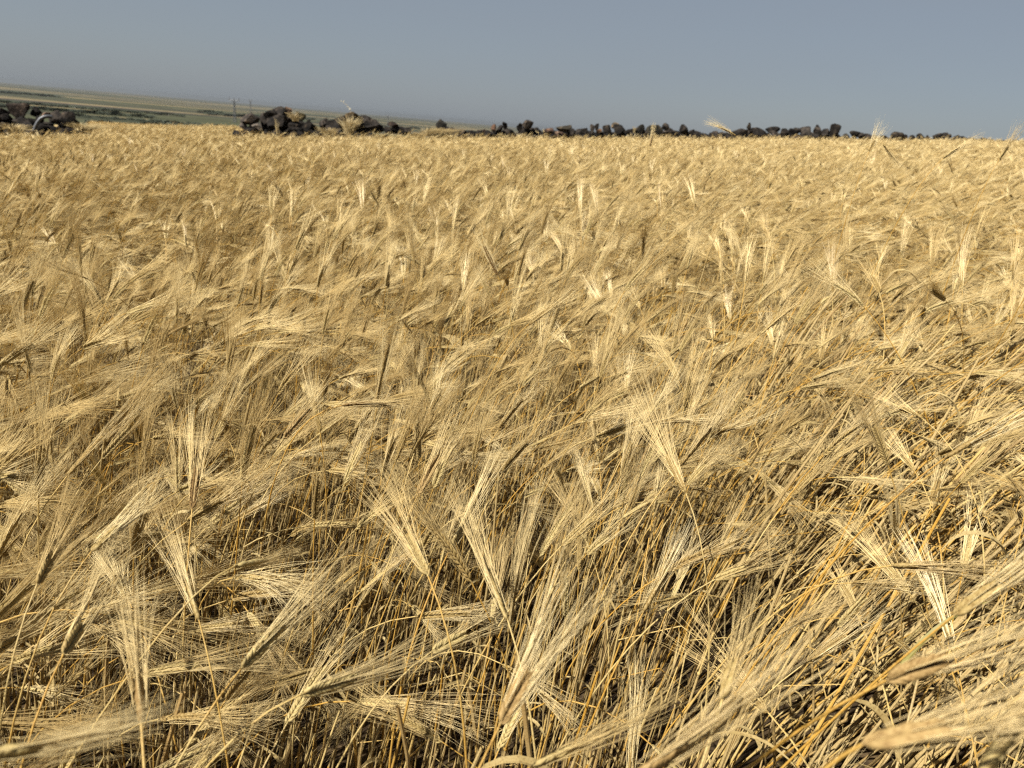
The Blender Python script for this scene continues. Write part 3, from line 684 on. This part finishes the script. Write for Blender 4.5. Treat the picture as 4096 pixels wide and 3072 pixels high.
# ------------------------------------------------------------------ pylons on the plain
mt, n, b = new_mat('galvanised_steel'); nz = n.nodes.new('ShaderNodeTexNoise'); nz.inputs['Scale'].default_value = 3
r_ = ramp(n, [(.3, (.09, .09, .09)), (.7, (.17, .17, .165))]); n.links.new(nz.outputs['Fac'], r_.inputs[0]); n.links.new(r_.outputs[0], b.inputs['Base Color']); b.inputs['Roughness'].default_value = .6; b.inputs['Metallic'].default_value = .3
M['steel'] = mt
def bar(a, c, r, g): tube([Vector(a), Vector(c)], [r, r], 4, g)
def pylon(px, ybase, ytop, depth, label, arm):
    base = at(px, ybase, depth); gz = float(terr(base.x, base.y)); top = at(px, ytop, depth)
    Hh = top.z-gz; e = bpy.data.objects.new('pylon', None); COL.objects.link(e); e.location = (base.x, base.y, gz)
    tag(e, label, 'pylon', 'pylons on the plain')
    g = G(); bw = Hh*.055; tw_ = Hh*.02; R_ = .10
    cs = [(-1, -1), (1, -1), (1, 1), (-1, 1)]
    for (sx, sy) in cs: bar((sx*bw, sy*bw, -.3), (sx*tw_, sy*tw_, Hh*.9), R_, g)
    N = 9
    for i in range(N):
        z0, z1 = Hh*.9*i/N, Hh*.9*(i+1)/N; w0 = bw+(tw_-bw)*i/N; w1 = bw+(tw_-bw)*(i+1)/N
        for q in range(4):
            a_, b_ = cs[q], cs[(q+1) % 4]
            bar((a_[0]*w0, a_[1]*w0, z0), (b_[0]*w1, b_[1]*w1, z1), .035, g); bar((b_[0]*w0, b_[1]*w0, z0), (a_[0]*w1, a_[1]*w1, z1), .035, g)
    link('lattice_mast', mesh('lattice_mast', g.V, g.F, [M['steel']]), e)
    g = G()
    for dz in (0, -Hh*.05):
        bar((-arm, 0, Hh*.93+dz), (arm, 0, Hh*.93+dz), .13, g)
    for k in range(-4, 5): bar((arm*k/4, 0, Hh*.93), (arm*(k+.5 if k < 4 else k)/4, 0, Hh*.88), .06, g)
    for k in (-1, 1): bar((k*tw_, 0, Hh*.80), (k*arm*.6, 0, Hh*.9), .1, g)
    link('crossarm', mesh('crossarm', g.V, g.F, [M['steel']]), e)
    for k in (-1, 0, 1):
        g = G(); tube([Vector((k*arm*.93, 0, Hh*.93+i*.25)) for i in range(6)], [.12, .22, .12, .22, .12, .1], 6, g)
        link('insulator', mesh('insulator', g.V, g.F, [M['steel']]), e)
pylon(940, 492, 393, 430, 'nearest lattice pylon with wide crossarm, left of the middle rock pile', 2.9)
pylon(1003, 452, 396, 900, 'faint slender pylon just right of the nearest pylon', 2.2)
pylon(1552, 490, 458, 1000, 'distant small pylon above the low stone heap', 2.8)

# ------------------------------------------------------------------ bushes and far hedges
mt, n, b = new_mat('bush_leaf'); oi = n.nodes.new('ShaderNodeObjectInfo'); nz = n.nodes.new('ShaderNodeTexNoise'); nz.inputs['Scale'].default_value = 2
r_ = ramp(n, [(.3, (.016, .021, .01)), (.7, (.04, .05, .022))]); n.links.new(nz.outputs['Fac'], r_.inputs[0]); n.links.new(r_.outputs[0], b.inputs['Base Color']); b.inputs['Roughness'].default_value = .8
M['bush'] = mt
mt, n, b = new_mat('bark'); nz = n.nodes.new('ShaderNodeTexNoise'); nz.inputs['Scale'].default_value = 6
r_ = ramp(n, [(.3, (.04, .03, .02)), (.7, (.1, .075, .05))]); n.links.new(nz.outputs['Fac'], r_.inputs[0]); n.links.new(r_.outputs[0], b.inputs['Base Color']); M['bark'] = mt
def bush_mesh(seed):
    rg = random.Random(seed); g = G()
    cl = [(Vector((rg.uniform(-.5, .5), rg.uniform(-.4, .4), rg.uniform(.3, .75))), rg.uniform(.22, .42)) for _ in range(7)]
    for i in range(700):
        c, rad = rg.choice(cl); d = Vector((rg.gauss(0, 1), rg.gauss(0, 1), rg.gauss(0, 1))).normalized()*rad*rg.uniform(.5, 1)
        p = c+d; s = rg.uniform(.04, .075); a = Vector((rg.gauss(0, 1), rg.gauss(0, 1), rg.gauss(0, 1))).normalized(); bb = a.orthogonal().normalized()
        if p.z < .02: continue
        g.add([p-a*s, p+bb*s*.6, p+a*s, p-bb*s*.6], [(0, 1, 2, 3)])
    return mesh('crown', g.V, g.F, [M['bush']])
bm_ = [bush_mesh(i) for i in range(5)]
g = G()
for q in range(4):
    a = q*1.7; tube([Vector((0, 0, -.1)), Vector((math.cos(a)*.08, math.sin(a)*.08, .25)), Vector((math.cos(a)*.3, math.sin(a)*.3, .55))], [.05, .035, .015], 5, g)
trunk_me = mesh('trunk', g.V, g.F, [M['bark']])
rb = random.Random(77)
def bush(x, y, w_, h_, label, group):
    e = bpy.data.objects.new('bush', None); COL.objects.link(e); e.location = (x, y, float(terr(x, y))-.05*h_); e.scale = (w_, w_, h_*1.05); e.rotation_euler = (0, 0, rb.uniform(0, 6.3))
    for nm, me_ in (('crown', rb.choice(bm_)), ('trunk', trunk_me)):
        o = bpy.data.objects.new(nm, me_); COL.objects.link(o); o.parent = e
    tag(e, label, 'bush', group)
def xat(px, D): q = ray(px, 480); return q.x/q.y*D
def hedge(px0, px1, D0, D1, nn, w_, h_, label, group, j=.03):
    for i in range(nn):
        t = (i+rb.uniform(-.4, .4))/nn; px = px0+(px1-px0)*t; D = D0+(D1-D0)*t; D *= 1+rb.uniform(-j, j); s = rb.uniform(.6, 1.3)
        bush(xat(px, D), D, w_*s, h_*s*rb.uniform(.8, 1.2), label, group)
hedge(350, 960, 112, 124, 20, 1.9, 1.1, 'low dark bush along the old wall edging the field beyond the gap', 'bushes edging the field beyond the gap', .01)
hedge(-60, 620, 300, 330, 40, 5, 1.3, 'dark green bush in the hedgerow across the plain behind the left pile', 'bushes of the nearer plain hedgerow', .03)
hedge(330, 900, 220, 250, 16, 4, .8, 'low dark bush of the field edge between near wall and hedgerow', 'bushes of the field edge on the plain', .03)
hedge(-40, 760, 480, 520, 28, 7, 1.5, 'small bush on the far field boundary behind the nearer hedgerow', 'bushes of the far field boundary', .02)
hedge(820, 1150, 900, 960, 14, 16, 4, 'dark tree clump standing beyond the pylons on the plain', 'tree clumps beyond the pylons', .04)
hedge(-50, 300, 1500, 1550, 8, 45, 5, 'hazy dark tree belt near the horizon at far left', 'hazy tree belt at far left', .04)
hedge(1250, 1950, 1300, 1500, 14, 30, 4, 'hazy bush on the plain seen above the low stone heap', 'hazy bushes above the low heap', .05)

# ------------------------------------------------------------------ dry grass tufts, thistle, hose on the rock piles
M['hay'] = straw('dry_grass', [(0, (.30, .22, .10)), (.5, (.48, .37, .18)), (1, (.60, .50, .28))], .3, .5, 5)
def tuft(label, px, py, dj, wid, hgt, nb, seed, lean=.0):
    rg = random.Random(seed); D = wall_depth(px)+dj; c = at(px, py, D); g = G()
    for i in range(nb):
        a = rg.uniform(0, 6.28); r_ = rg.uniform(0, wid*.3); b0 = Vector((math.cos(a)*r_, math.sin(a)*r_*.6, -.06)); h = hgt*rg.uniform(.45, 1)
        d = Vector((math.cos(a)*wid*.6*rg.random()+lean*h, math.sin(a)*wid*.4*rg.random(), h))
        tube([b0, b0+d*.5+Vector((0, 0, h*.08)), b0+d*1.0+Vector((d.x*.35, d.y*.35, -h*.12))], [.006, .005, .002], 3, g)
    o = link('grass_tuft', mesh('grass_tuft', g.V, g.F, [M['hay']]), loc=c); tag(o, label, 'grass tuft')
tuft('bright dry grass tuft beside the mossy boulder of the middle pile', 1182, 478, -.6, .35, .36, 120, 1, -.2)
tuft('dry grass spilling over the front of the grassy pile', 1395, 530, -1.0, .55, .72, 190, 2, .1)
tuft('small dry grass clump left on the grassy pile', 1310, 535, -.9, .5, .32, 200, 3)
tuft('windblown dry grass mound just left of the pointed black stone', 1715, 540, -.2, .9, .42, 260, 4, .9)
tuft('dry grass growing at the left end of the pointed stone mound', 1660, 545, -.1, .5, .26, 200, 5, .5)
tuft('grey-green grass at the front of the left pile', 55, 520, -.8, .6, .3, 220, 6)
tuft('pale grass wisp on the wall beside the black straight-edged boulder', 2537, 525, -.3, .12, .3, 30, 7)
tuft('thin dry stalks in front of the middle pile', 1110, 530, -.9, .15, .62, 12, 8)
tuft('dry grass at the foot of the left pile, right side', 330, 515, -.3, .8, .3, 260, 9, .4)
# thistle
c = at(1405, 452, wall_depth(1400)); g = G()
pts = [at(1412, 462, wall_depth(1400))-c, at(1400, 438, wall_depth(1400))-c, at(1388, 420, wall_depth(1400))-c, at(1368, 405, wall_depth(1400))-c]
e = bpy.data.objects.new('dry_thistle', None); COL.objects.link(e); e.location = c; tag(e, 'dried thistle with pale seed heads leaning left above the grassy pile', 'thistle')
tube(pts, [.008, .007, .005, .004], 5, g); link('stem', mesh('stem', g.V, g.F, [M['hay']]), e)
mt, n, b = new_mat('seed_head'); nz = n.nodes.new('ShaderNodeTexNoise'); nz.inputs['Scale'].default_value = 60
r_ = ramp(n, [(.3, (.5, .44, .3)), (.7, (.8, .76, .62))]); n.links.new(nz.outputs['Fac'], r_.inputs[0]); n.links.new(r_.outputs[0], b.inputs['Base Color']); b.inputs['Roughness'].default_value = .9
for (px, py, s) in ((1400, 436, .032), (1390, 428, .018), (1375, 405, .022), (1364, 404, .018)):
    p = at(px, py, wall_depth(1400))-c; g = G(); rg = random.Random(px)
    for i in range(60):
        d = Vector((rg.gauss(0, 1), rg.gauss(0, 1), rg.gauss(0, 1.3))).normalized()*s*rg.uniform(.7, 1.3); tube([p, p+d], [.006, .003], 3, g)
    link('seed_head', mesh('seed_head', g.V, g.F, [mt]), e)
# hose
mt, n, b = new_mat('black_rubber'); b.inputs['Base Color'].default_value = (.02, .022, .026, 1); b.inputs['Roughness'].default_value = .45
nz = n.nodes.new('ShaderNodeTexNoise'); nz.inputs['Scale'].default_value = 20; r_ = ramp(n, [(.3, (.012, .013, .016)), (.75, (.05, .05, .05))]); n.links.new(nz.outputs['Fac'], r_.inputs[0]); n.links.new(r_.outputs[0], b.inputs['Base Color'])
Dh = wall_depth(170)-.75; hp_ = [(135, 525), (142, 505), (150, 490), (162, 475), (178, 467), (195, 465), (208, 468)]
P = [at(a_, b_, Dh+i*.05) for i, (a_, b_) in enumerate(hp_)]; c = P[0].copy(); g = G(); tube([p-c for p in P], [.055]*7, 10, g)
o = link('irrigation_hose', mesh('irrigation_hose', g.V, g.F, [mt], smooth=True), loc=c); tag(o, 'bent black rubber hose hooked over the left rock pile', 'hose')

# green fading blade near the right edge
rg = random.Random(3); g = G(); B_ = atd(1925*K, 1470*K, .98); build_leaf(Vector((0, 0, 0)), R(15), rg, .15, .007, g, 0, .5)
o = link('weed_blade', mesh('weed_blade', g.V, g.F, [M['green_leaf']]), loc=B_); tag(o, 'broad yellowish green grass blade among the leaning stems at right', 'grass blade')

# ------------------------------------------------------------------ haze over the plain
zl, zh = -70.0, 16.0; Lb = 23000
V = [(sx*Lb, sy*Lb, z_) for z_ in (zl, zh) for sx, sy in ((-1, -1), (1, -1), (1, 1), (-1, 1))]
F = [(3, 2, 1, 0), (4, 5, 6, 7), (0, 1, 5, 4), (1, 2, 6, 5), (2, 3, 7, 6), (3, 0, 4, 7)]
mt = bpy.data.materials.new('haze'); mt.use_nodes = True; n = mt.node_tree; n.nodes.clear()
vo = n.nodes.new('ShaderNodeVolumePrincipled'); vo.inputs['Density'].default_value = 7.0e-5; vo.inputs['Color'].default_value = (.27, .29, .305, 1); vo.inputs['Anisotropy'].default_value = 0.2
ou = n.nodes.new('ShaderNodeOutputMaterial'); n.links.new(vo.outputs[0], ou.inputs['Volume'])
o = link('haze', mesh('haze', V, F, [mt])); tag(o, kind='stuff', label='thin pale haze over the far plain', cat='haze')
